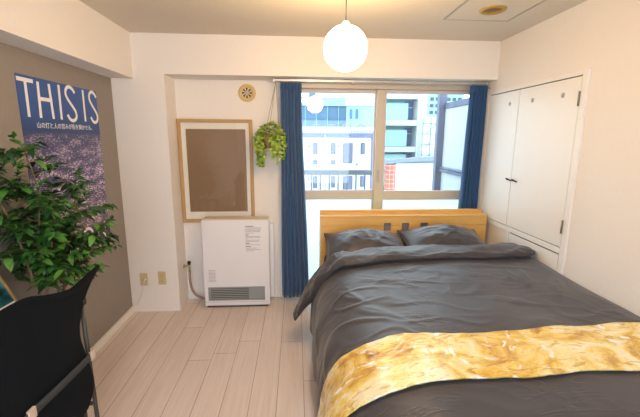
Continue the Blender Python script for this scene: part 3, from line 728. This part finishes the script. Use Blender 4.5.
def duvet_pt(s, y, off=0.0):
    p = sec(s); p2 = sec(min(s+.01, SL)); p1 = sec(max(s-.01, 0)); d = (p2-p1).normalized()
    nn = Vector((d.y, -d.x, 0)); nn = nn if nn.y > 0 or nn.x < 0 else -nn
    if d.x < 0: nn = Vector((d.y, -d.x, 0))
    side = sstep(SL-.55, SL-.15, s)
    x, z = p.x, p.y
    h = .020*N(x*1.6+3, y*1.5, 1.0)+.010*N(s*4.0, y*3.2+s*1.5, 5.0)
    a = N(s*3.2+y*2.2, y*5.5-s*1.2, 11.0); h += .006*max(0, 1-abs(a)*6)*max(0, N(x*1.5, y*1.5, 30)+.25)*1.6
    a = N(s*6.0-y*3.0+9, y*7.0, 21.0); h += .0035*max(0, 1-abs(a)*6)*max(0, N(x*2, y*2, 60)+.3)
    h += side*(.010*math.sin(y*13+s*3+2.5*N(y*2, s*2, 3))+.004*math.sin(y*33+s*9))
    for (a0, a1, hh, ww) in CRE:
        vx, vy = a1[0]-a0[0], a1[1]-a0[1]; L2 = vx*vx+vy*vy
        tt = ((x-a0[0])*vx+(y-a0[1])*vy)/L2
        if -.1 < tt < 1.1:
            wob = .015*math.sin(tt*6+a0[0]*9)
            dist = abs((x-a0[0])*vy-(y-a0[1])*vx)/math.sqrt(L2)+wob
            h += hh*math.exp(-(dist/ww)**2)*math.sin(PI*min(max((tt+.1)/1.2, 0), 1))*(1-side)
    if s < .08: h *= s/.08*.7+.3; h = min(h, .0) if s < .01 else h
    # loft increases towards the head
    h += .022*sstep(1.9, 2.45, y)*(1-side)
    x += nn.x*(h+off); z += nn.y*(h+off)
    drop = 0
    if y < 1.0: q = (1.0-y)/.22; drop = .30*q**3
    return Vector((min(x, XR-.019), y, max(z-drop*(1-side), .08)))
dv = thing('duvet', (.9, 1.7, .08), 'charcoal grey duvet spread over the bed and hanging down its left side', 'duvet')
rows = []
NY, NS = 190, 230
for i in range(NY+1):
    y = 2.66-(2.66-.78)*i/NY
    rows.append([duvet_pt(SL*j/NS, y) for j in range(NS+1)])
o = MB().grid(rows).build('cover', M['duvet'], dv); solid(o, .03, -1)
# turned back hem
FP = [(1.715, 2.42, .775), (1.62, 2.47, .772), (1.48, 2.52, .762), (1.2, 2.545, .748), (.9, 2.55, .740), (.62, 2.55, .733), (.44, 2.55, .716), (.32, 2.56, .690), (.23, 2.575, .620), (.155, 2.60, .52), (.09, 2.615, .41), (.03, 2.63, .305), (-.015, 2.64, .235)]
rows = []; NP, NK = 190, 40
for i in range(NP+1):
    u = i/NP; c = cr(FP, u); d = (cr(FP, min(u+.004, 1))-cr(FP, max(u-.004, 0))).normalized()
    wv = Vector((0, 1, 0)); wv = (wv-d*wv.dot(d)).normalized(); nn = d.cross(wv).normalized()
    if nn.z < 0 or (abs(nn.z) < .3 and nn.x > 0): nn = -nn
    hw = .125*min(1, (u/.10)**.7+.10)*(1-.30*sstep(.75, 1, u)); tk = .036*(.35+.65*min(1, u/.08))*(1-.55*sstep(.8, 1, u))
    if i == 0 or i == NP: hw *= .55; tk *= .4
    row = []
    for k in range(NK):
        a = 2*PI*k/NK; ca, sa = math.cos(a), math.sin(a)
        w_ = hw*math.copysign(abs(ca)**.8, ca); e_ = tk*math.copysign(abs(sa)**.9, sa)
        e_ += .010*N(u*9, w_*14+u*3, 2.0)+.007*max(0, 1-abs(N(u*16+w_*9, w_*24-u*8, 7.0))*5)*(1 if sa > 0 else 0)+.005*math.sin(u*40+w_*30)*(1 if sa > 0 else 0)
        w_ += .012*N(u*7, 3, ca)+.01*math.sin(u*23)
        p = c+wv*w_+nn*e_
        p.x = min(p.x, XR-.019); row.append(p)
    rows.append(row)
fo = MB(); fo.grid(rows, closed=True)
fo.bm.verts.ensure_lookup_table(); fo.bm.faces.new([fo.bm.verts[k] for k in range(NK)][::-1]); nb = len(fo.bm.verts)-NK; fo.bm.faces.new([fo.bm.verts[nb+k] for k in range(NK)])
fo.build('folded_hem', M['duvet'], dv)
# little white label at the hem corner
box(-.026, -.006, 2.60, 2.635, .205, .235, .002).build('care_tag', M['white'], dv)

# runner
rows = []; NA, NB = 260, 56
for i in range(NB+1):
    v = i/NB; row = []
    for j in range(NA+1):
        s = SL*j/NA*.985; p = sec(s)
        yt = 1.535-.035*sstep(.4, .9, p.x)+.02*sstep(1.0, 1.7, p.x)+.004*N(p.x*3, 1, 1)
        yb2 = 1.18+.003*N(p.x*4, 5, 1)
        y = yt+(yb2-yt)*v
        row.append(duvet_pt(s, y, .016+.002*N(s*7, y*11, 3)+.003*max(0, 1-abs(N(s*9+y*6, y*13, 8))*4)))
    rows.append(row)
o = MB().grid(rows).build('bed_runner', M['gold'])
recentre(o, (.9, 1.35, .1)); solid(o, .008, -1)
tag(o, 'shiny gold and cream leaf-patterned bed runner laid across the duvet foot', 'bed runner')

# ------------------------------------------------------------------ black sling chair
YC0 = 1.09
cc = Vector((-1.10, YC0, 0))
t = thing('sling_chair', cc, 'black suede sling chair seen from behind with webbing strap', 'chair')
def lut(tab, z):
    if z <= tab[0][0]: return tab[0][1]
    for (z0, h0), (z1, h1) in zip(tab, tab[1:]):
        if z <= z1: return h0+(h1-h0)*(z-z0)/(z1-z0)
    return tab[-1][1]
HALF = [(.40, .30), (.44, .335), (.47, .372), (.50, .394), (.54, .402), (.58, .397), (.64, .382), (.70, .366), (.74, .352), (.78, .345), (.82, .352), (.86, .374), (.90, .408), (.93, .448), (.955, .495), (.975, .545), (.985, .58)]
CREST = [(0, 1.053), (.07, 1.051), (.11, 1.042), (.15, 1.026), (.21, 1.006), (.27, .989), (.33, .979), (.40, .976), (.48, .981), (.58, .994)]
rows = []
for i in range(49):
    v = i/48; row = []
    for j in range(61):
        u = -1+2*j/60
        z = .44+(lut(CREST, abs(u)*.58)-.44)*v
        dy = lut(HALF, z)*u
        x = -.885-.08*dy*dy+.010*N(u*2, v*2.5, 1.7)+.012*math.sin(v*PI)*(1-u*u)
        row.append(Vector((x, YC0+dy, z+.006*N(u*3, v*3, 5)*(1-v))))
    rows.append(row)
seat = []
for k in range(1, 17):
    f = k/16; row = []
    for j in range(61):
        u = -1+2*j/60
        x = -.888-.46*f; z = .44-.05*math.sin(min(1, f*1.6)*PI)*(1-u*u*.6)-.03*(1-u*u)*f+.02*f
        row.append(Vector((x, YC0+(.335-.03*f)*u, z)))
    seat.append(row)
o = MB().grid(seat[::-1]+rows).build('sling', M['chair'], t); solid(o, .020, 0)
sub = o.modifiers.new('smooth', 'SUBSURF'); sub.levels = 1; sub.render_levels = 1
# padded roll along the top edge
cp = rows[-1]
MB().tube([p+Vector((0, 0, -.006)) for p in cp], [.007+.008*min(1, (1-abs(-1+2*k/60))*6) for k in range(61)], 10).build('piping', M['chair'], t)
for sy in (1, -1):
    y = YC0+sy*.402
    MB().tube([(-.905, y, .900), (-.900, y-.003*sy, .6), (-.893, y-.006*sy, .3), (-.885, y-.01*sy, 0.0)], .009, 10).build('leg', M['legmetal'], t)
    MB().tube([(-.905, y-.01*sy, .42), (-1.38, y-.01*sy, .46)], .009, 10).build('seat_rail', M['legmetal'], t)
    MB().tube([(-1.38, y-.01*sy, .46), (-1.40, y-.01*sy, 0)], .010, 10).build('leg', M['legmetal'], t)
    box(-.915, -.890, y-.016, y+.014, .880, .908, .003).build('bracket', M['darkmetal'], t)
MB().tube([(-1.39, YC0-.39, .25), (-1.39, YC0+.39, .25)], .008, 8).build('stretcher', M['legmetal'], t)
MB().tube([(-.893, YC0-.395, .25), (-.893, YC0+.395, .25)], .008, 8).build('stretcher', M['legmetal'], t)
rows = []
for i in range(41):
    f = i/40; y = 1.455-f*.73; dy = y-YC0; x = -.852-.10*dy*dy
    z = .672+.028*min(f*2, 1)-.028*max(0, f*2-1)
    rows.append([Vector((x, y, z-.015)), Vector((x-.002, y, z+.015))])
o = MB().grid(rows).build('strap', M['strap'], t); solid(o, .003)
for y, z in ((1.458, .672), (1.085, .700), (.722, .672)):
    dy = y-YC0
    box(-.858-.10*dy*dy, -.846-.10*dy*dy, y-.018, y+.014, z-.019, z+.019, .003).build('strap_end', M['clip'], t)

# ------------------------------------------------------------------ ficus
pc = Vector((-1.33, 1.93, 0))
t = thing('artificial_ficus', pc, 'bushy dark green leafy ficus tree standing in front of the city poster', 'plant')
MB().lathe([(0, 0), (.07, 0), (.08, .02), (.095, .22), (.10, .23), (.09, .23), (.085, .20), (0, .20)], pc, 32).build('pot', M['pot'], t)
MB().lathe([(0, .212), (.06, .215), (.084, .204)], pc, 24).build('soil', M['soil'], t)
stem = MB(); leaves = MB()
rnd = random.Random(21)
def okp(p):
    if p.x < XL+.02 or p.x > -.98 or (p.y < 1.85 and p.z < 1.02 and p.x < -1.33) or p.z < .74: return False
    q = p-Vector((-1.26, 1.98, 1.14)); q.y += .22*max(q.z, -.1); ry = .42
    return (q.x/.27)**2+(q.y/ry)**2+(q.z/.50)**2 < 1
trunks = [
    [(0, 0, .20), (.00, -.02, .55), (-.02, -.07, .85), (-.03, -.12, 1.10), (-.06, -.20, 1.40)],
    [(.02, .02, .20), (.03, .05, .55), (.02, .03, .85), (.03, .02, 1.15), (-.02, 0.0, 1.50)],
    [(.01, .03, .20), (.00, .07, .55), (.02, .14, .85), (.04, .20, 1.05), (.05, .26, 1.28)],
    [(-.02, -.01, .20), (-.03, -.05, .5), (.01, -.02, .8), (.02, -.05, 1.0), (.08, -.10, 1.25)]]
def branch(p, d, L_, r):
    pts = [p]; dd = d.normalized()
    for k in range(5):
        dd = (dd+Vector((rnd.uniform(-.2, .2), rnd.uniform(-.2, .2), rnd.uniform(-.12, .10)))).normalized()
        if pts[-1].x < XL+.07: dd.x = abs(dd.x)
        pts.append(pts[-1]+dd*L_/5)
        if not okp(pts[-1]): pts[-1] = pts[-2]+dd*.004
    stem.tube(pts, [r*(1-.15*k) for k in range(6)], 5)
    nl = int(L_/.0105)
    for k in range(nl):
        f = .15+.85*k/nl*1.0; q = f*5; i = min(int(q), 4); p2 = pts[i].lerp(pts[i+1], q-i)
        dr = (pts[i+1]-pts[i]).normalized(); sd = dr.cross(Vector((0, 0, 1))).normalized()*(1 if k % 2 else -1)
        ld = (dr*.6+sd*rnd.uniform(.4, 1.1)+Vector((rnd.uniform(-.35, .35), rnd.uniform(-.35, .35), rnd.uniform(-.7, .25))))
        L2 = rnd.uniform(.045, .075)
        tip = p2+ld.normalized()*L2
        if okp(tip) and okp(p2): leaves.leaf(p2, ld, Vector((rnd.uniform(-.4, .4), rnd.uniform(-.4, .4), 1)), L2, L2*rnd.uniform(.42, .55), rnd.uniform(.05, .35))
for tr in trunks:
    P = [pc+Vector(p) for p in tr]; pts = [cr(P, k/20) for k in range(21)]
    stem.tube(pts, [.011*(1-.035*k) for k in range(21)], 7)
    for k in range(21):
        f = .48+.52*k/20; p = cr(P, f)
        a = rnd.uniform(0, 2*PI); e = rnd.uniform(-.1, .75)
        d = Vector((math.cos(a)*.9, math.sin(a), e)); 
        if p.z > 1.2: Lb = rnd.uniform(.12, .24)
        else: Lb = rnd.uniform(.17, .36)
        branch(p, d, Lb, .0028)
    branch(P[-1], (P[-1]-P[-2]), .12, .003)
# fuller towards the poster's lower right and to the left
for a_, z_, L_ in ((1.45, .85, .42), (1.3, .98, .46), (1.5, 1.1, .40), (1.2, .78, .34), (-1.5, 1.2, .30), (-1.2, 1.05, .30), (1.35, .90, .30), (.9, .80, .25), (1.6, 1.22, .33), (1.0, .95, .42), (1.4, .72, .22)):
    branch(pc+Vector((.02, .05 if a_ > 0 else -.08, z_-.04)), Vector((math.cos(a_)*.6, math.sin(a_), .12)), L_, .003)
stem.build('stems', M['stem'], t); leaves.build('leaves', M['leaf'], t, fix=False)

# ------------------------------------------------------------------ hanging plant
hc = Vector((-.222, 3.29, 1.545))
t = thing('hanging_plant', hc, 'trailing green pothos in a woven hanging basket beside the left curtain', 'plant')
MB().lathe([(0, -.055), (.035, -.052), (.060, -.02), (.074, .03), (.080, .065), (.074, .065), (.066, .03), (.0, .02)], hc, 28).build('basket', M['basket'], t)
hk = Vector((-.178, YC, ZB-.03))
sm = MB()
for a in (.3, 2.4, 4.5):
    sm.tube([hc+Vector((.077*math.cos(a), .077*math.sin(a), .062)), hk], .0022, 6)
sm.build('hanger_string', M['string'], t)
vi = MB(); lv = MB(); rnd = random.Random(5)
def oky(p): return p.y < 3.33
for k in range(190):
    a = rnd.uniform(0, 2*PI); rr = .095*math.sqrt(rnd.random()); h = rnd.uniform(.055, .165)*(1-.45*(rr/.095)**2)
    p = hc+Vector((rr*math.cos(a), rr*math.sin(a)*.8, h)); d = Vector((math.cos(a)+rnd.uniform(-.5, .5), math.sin(a)+rnd.uniform(-.5, .5), rnd.uniform(-.3, .9)))
    L_ = rnd.uniform(.030, .052)
    if oky(p+d.normalized()*L_): lv.leaf(p, d, Vector((rnd.uniform(-.4, .4), -.7, 1)), L_, L_*.75, rnd.uniform(.05, .35))
for k in range(24):
    a = rnd.uniform(0, 2*PI) if k > 12 else rnd.uniform(2.2, 3.9); Lv = rnd.uniform(.10, .24) if k > 5 else rnd.uniform(.2, .28)
    out = rnd.uniform(.02, .05); r0 = .078
    pts = [hc+Vector((r0*math.cos(a), r0*math.sin(a)*.85, .06)), hc+Vector(((r0+out)*math.cos(a), (r0+out)*math.sin(a)*.8, .05))]
    for m_ in range(1, 5): pts.append(pts[1]+Vector((rnd.uniform(-.015, .015)+.02*m_/4*(1 if math.cos(a) < 0 else 0), rnd.uniform(-.012, .008), -Lv*m_/4)))
    pts = [Vector((p.x, min(p.y, D2-.02), p.z)) for p in pts]
    vi.tube(pts, .0018, 5)
    for m_ in range(int(Lv/.014)):
        p = cr(pts, .2+.8*m_/(Lv/.014)); d = Vector((rnd.uniform(-1, 1), rnd.uniform(-1, .2), rnd.uniform(-.9, .1))); L_ = rnd.uniform(.026, .044)
        if oky(p+d.normalized()*L_): lv.leaf(p, d, Vector((rnd.uniform(-.4, .4), -1, .6)), L_, L_*.72, rnd.uniform(.05, .35))
vi.build('vines', M['vine'], t); lv.build('leaves', M['pothos'], t, fix=False)

# ------------------------------------------------------------------ outside
BY = D2+.14
struct(box(-2.0, 3.2, BY, 4.95, -.18, -.05).build('floor_balcony', M['ext_concrete']))
t = thing('balcony_railing', (.4, 4.72, -.05), 'grey metal balcony railing with thin balusters seen through left window', 'railing')
box(-1.9, 1.05, 4.69, 4.75, 1.115, 1.180, .006).build('top_rail', M['ext_rail'], t)
box(-1.9, 1.05, 4.70, 4.74, .87, .92, .004).build('lower_rail', M['ext_rail'], t)
x = -1.8
while x < 1.04:
    box(x-.009, x+.009, 4.71, 4.73, .90, 1.12).build('baluster', M['ext_rail'], t); x += .117
box(-1.9, 1.05, 4.68, 4.76, -.05, .88, .006).build('kerb_panel', M['ext_white'], t)
t = thing('balcony_partition', (1.85, 4.3, -.05), 'white balcony partition panel in a grey post frame outside right window', 'partition')
box(1.785, 1.885, 4.62, 4.70, -.05, 2.55, .004).build('post', M['ext_steel'], t)
box(1.87, 1.885, 3.66, 4.62, .0, 1.95).build('panel', M['ext_white'], t)
box(1.855, 1.90, 3.66, 4.62, 1.95, 2.02, .004).build('crossbar', M['ext_steel'], t)
box(1.835, 1.90, 3.66, 4.62, 1.17, 1.205, .004).build('crossbar', M['ext_steel'], t)
box(1.835, 1.855, 3.66, 4.62, 1.215, 1.235, .003).build('crossbar', M['ext_rail'], t)
t = thing('tiled_balcony_wall', (2.6, 8.2, -1), 'low white neighbouring wall with red tiled end beyond right window', 'wall')
box(2.19, 3.7, 8.0, 8.15, -1, 1.05).build('wall_panel', M['ext_white'], t)
box(1.99, 2.19, 7.98, 8.17, -1, 1.03).build('tiled_pier', M['tile'], t)
rows = []
q = MB()
for k in range(13):
    x = 1.97+1.75*k/12
    q.box(x, x+1.75/12+.001, 7.95, 8.2, 1.045+.10*math.sin(PI*.5*k/12), 1.125+.10*math.sin(PI*.5*k/12))
q.box(2.19, 3.7, 8.02, 8.13, 1.04, 1.14)
q.build('coping', M['ext_rail'], t)
# white house opposite
def rects(parent, name, material, y, rs, d=.06, pane=None):
    for (x0, z0, x1, z1) in rs:
        q = MB()
        q.box(x0, x1, y-d, y+.02, z0, z1); f = q.build(name, material, parent)
        if pane: box(x0+.035, x1-.035, y-d-.01, y-d, z0+.035, z1-.035).build('pane', pane, f)
t = thing('white_house', (1.2, 16, -6), 'white two storey apartment house with small grey windows opposite left pane', 'building')
box(-3.0, 2.84, 14, 18, -6, 1.62).build('facade', M['ext_white'], t)
box(2.84, 3.06, 14.05, 18, -6, 1.62).build('side_wall', M['ext_lilac'], t)
box(-3.05, 3.06, 13.97, 18, 1.62, 1.79).build('roof_band', M['ext_lilac'], t)
box(-3.05, 3.08, 13.95, 14.2, 1.79, 2.02).build('parapet', M['ext_white'], t)
for x in [(.55+.56*k) for k in range(-5, 4)]:
    MB().tube([(x+.05+.15-.15*math.cos(a), 13.9, 2.0+.10*math.sin(a)) for a in [PI*k/10 for k in range(11)]], .022, 6).build('arch_trim', M['ext_rail'], t)
for k in range(28): box(-.15+k*.116, -.15+k*.116+.045, 13.92, 13.95, 1.81, 1.87).build('dentil', M['ext_rail'], t)
wins = [(.63, 1.01, .79, 1.42), (1.31, 1.01, 1.48, 1.42), (1.77, .67, 2.13, 1.42), (2.45, 1.01, 2.60, 1.43), (.63, .62, .79, .78), (1.32, .62, 1.48, .78), (.63, -.29, .79, .17), (1.33, -.27, 1.47, .17), (1.79, -.5, 2.15, .17), (2.46, -.24, 2.62, .17),
        (-.2, 1.01, -.04, 1.42), (-.2, -.29, -.04, .17)]
rects(t, 'window', M['ext_win'], 14, wins, .05, M['ext_steel'])
for (x, z) in ((.47, 1.30), (1.61, 1.31), (.47, .05), (1.62, .09), (2.32, .62)):
    MB().lathe([(0, .05), (.03, .045), (.04, 0)], (x, 14, z), 12, Matrix.Rotation(PI/2, 4, 'X')).build('wall_lamp', M['ext_dark'], t)
MB().tube([(1.08, 13.95, -5.9), (1.08, 13.95, 1.75)], .03, 8).build('downpipe', M['ext_teal_pale'], t)
# blue-clad block behind
t = thing('blue_clad_block', (0, 24, -6), 'taller block with pale teal top and blue cladding behind the white house', 'building')
box(-8, 3.1, 22, 27, -6, 3.46).build('cladding', M['ext_blue'], t)
box(-8, 3.25, 21.9, 27, 3.46, 3.95).build('upper_wall', M['ext_teal_pale'], t)
q = MB()
for k in range(14): q.box(-6+k*.65, -6+k*.65+.05, 21.93, 22.0, 2.0, 3.46)
q.build('cladding_rib', M['ext_teal'], t)
box(.74, 1.12, 21.8, 22.5, 3.95, 4.7).build('roof_box', M['ext_blue'], t)
t = thing('pale_teal_block', (3.2, 19, -6), 'pale teal building corner with two slit windows rising over the white house', 'building')
q = MB(); q.box(0, 1.35, 0, 3, -6, 3.15); q.bm.transform(Matrix.Translation((2.45, 18.3, 0))@Matrix.Rotation(R(-14), 4, 'Z')); q.build('facade', M['ext_teal_pale'], t)
q = MB(); q.box(-.05, 1.45, -.06, 3, 3.15, 3.5); q.bm.transform(Matrix.Translation((2.45, 18.3, 0))@Matrix.Rotation(R(-14), 4, 'Z')); q.build('roof_edge', M['ext_white'], t)
for xx in (.16, .45):
    q = MB(); q.box(xx, xx+.13, -.05, .02, 2.55, 3.0); q.bm.transform(Matrix.Translation((2.45, 18.3, 0))@Matrix.Rotation(R(-14), 4, 'Z')); q.build('slit_window', M['ext_dark'], t)
# balcony apartment seen through right pane
t = thing('balcony_apartment', (5.6, 22, -6), 'teal apartment block with stacked white balconies beyond right window', 'building')
box(4.75, 6.95, 20.6, 25, -6, 4.0).build('facade', M['ext_teal'], t)
for z in (-1.5, -.05, 1.16-.26, 2.30, 3.68): box(4.75, 6.9, 19.7, 20.6, z, z+(.28 if z > 0 else .26)).build('balcony_slab', M['ext_white'], t)
box(6.45, 6.95, 19.65, 20.7, -6, 5.2).build('pier', M['ext_white'], t)
for z0, z1 in ((-.9, -.1), (.22, .88), (1.25, 2.2), (2.65, 3.6)):
    w_ = box(6.02, 6.42, 20.52, 20.62, z0, z1).build('balcony_opening', M['ext_dark'], t)
    q = MB(); q.box(6.12, 6.16, 20.44, 20.52, z0, z0+(z1-z0)*.65); q.box(6.12, 6.42, 20.44, 20.52, z0+(z1-z0)*.65, z0+(z1-z0)*.65+.05); q.build('drain_pipe', M['ext_white'], w_)
    box(4.75, 6.02, 20.0, 20.04, z0-.05, z1-.12).build('balcony_screen', M['ext_teal_pale'], t)
# white scaffold-like lattice block and tower
t = thing('lattice_block', (6, 16, -6), 'white panelled block with faint diagonal bracing lines behind tiled wall', 'building')
box(5.47, 7.4, 16, 16.5, -6, 2.54).build('facade', M['ext_white'], t)
q = MB()
for x in (5.5, 5.85, 6.2, 6.55): q.box(x, x+.02, 15.96, 15.99, .2, 2.5)
for z in (.9, 1.35, 1.8, 2.25): q.box(5.45, 6.9, 15.96, 15.99, z, z+.018)
for z in (.7, 1.25, 1.8): q.tube([(5.65, 15.97, z), (6.2, 15.97, z+.55)], .01, 6)
q.build('bracing', M['ext_rail'], t)
t = thing('far_tower', (11.5, 32, -6), 'distant pale office tower with rows of small windows above right balconies', 'building')
box(10.1, 13.6, 30, 34, -6, 5.2).build('facade', M['ext_teal_pale'], t)
for r_ in range(3):
    for k in range(7):
        x = 10.35+k*.46; z = 3.62+r_*.52
        f = box(x, x+.28, 29.93, 30.02, z, z+.26).build('window', M['ext_win'], t)
struct(box(-40, 60, BY+1.5, 90, -6.2, -6).build('floor_street', M['ext_asphalt']))

# ------------------------------------------------------------------ light
wd = bpy.data.worlds.new('overcast_sky'); bpy.context.scene.world = wd; wd.use_nodes = True
bg = wd.node_tree.nodes['Background']; bg.inputs[0].default_value = (0.74, 0.88, 1.0, 1); bg.inputs[1].default_value = 1.9

# ------------------------------------------------------------------ camera
cam = bpy.data.cameras.new('camera'); co = bpy.data.objects.new('camera', cam); C.objects.link(co)
cam.sensor_width = 36; cam.lens = 365.119/640*36; cam.clip_start = .02; cam.clip_end = 300
co.matrix_world = Matrix.Translation((0, 0, 1.573))@Matrix.Rotation(R(-3.701), 4, 'Z')@Matrix.Rotation(R(90-10.799), 4, 'X')@Matrix.Rotation(R(0.361), 4, 'Z')
bpy.context.scene.camera = co
sc = bpy.context.scene
sc.view_settings.view_transform = 'Standard'; sc.view_settings.look = 'None'; sc.view_settings.gamma = 1; sc.view_settings.use_curve_mapping = False
sc.view_settings.exposure = 1.55
sc.cycles.max_bounces = 10; sc.cycles.diffuse_bounces = 6; sc.cycles.transparent_max_bounces = 12
sc.cycles.caustics_reflective = False; sc.cycles.caustics_refractive = False
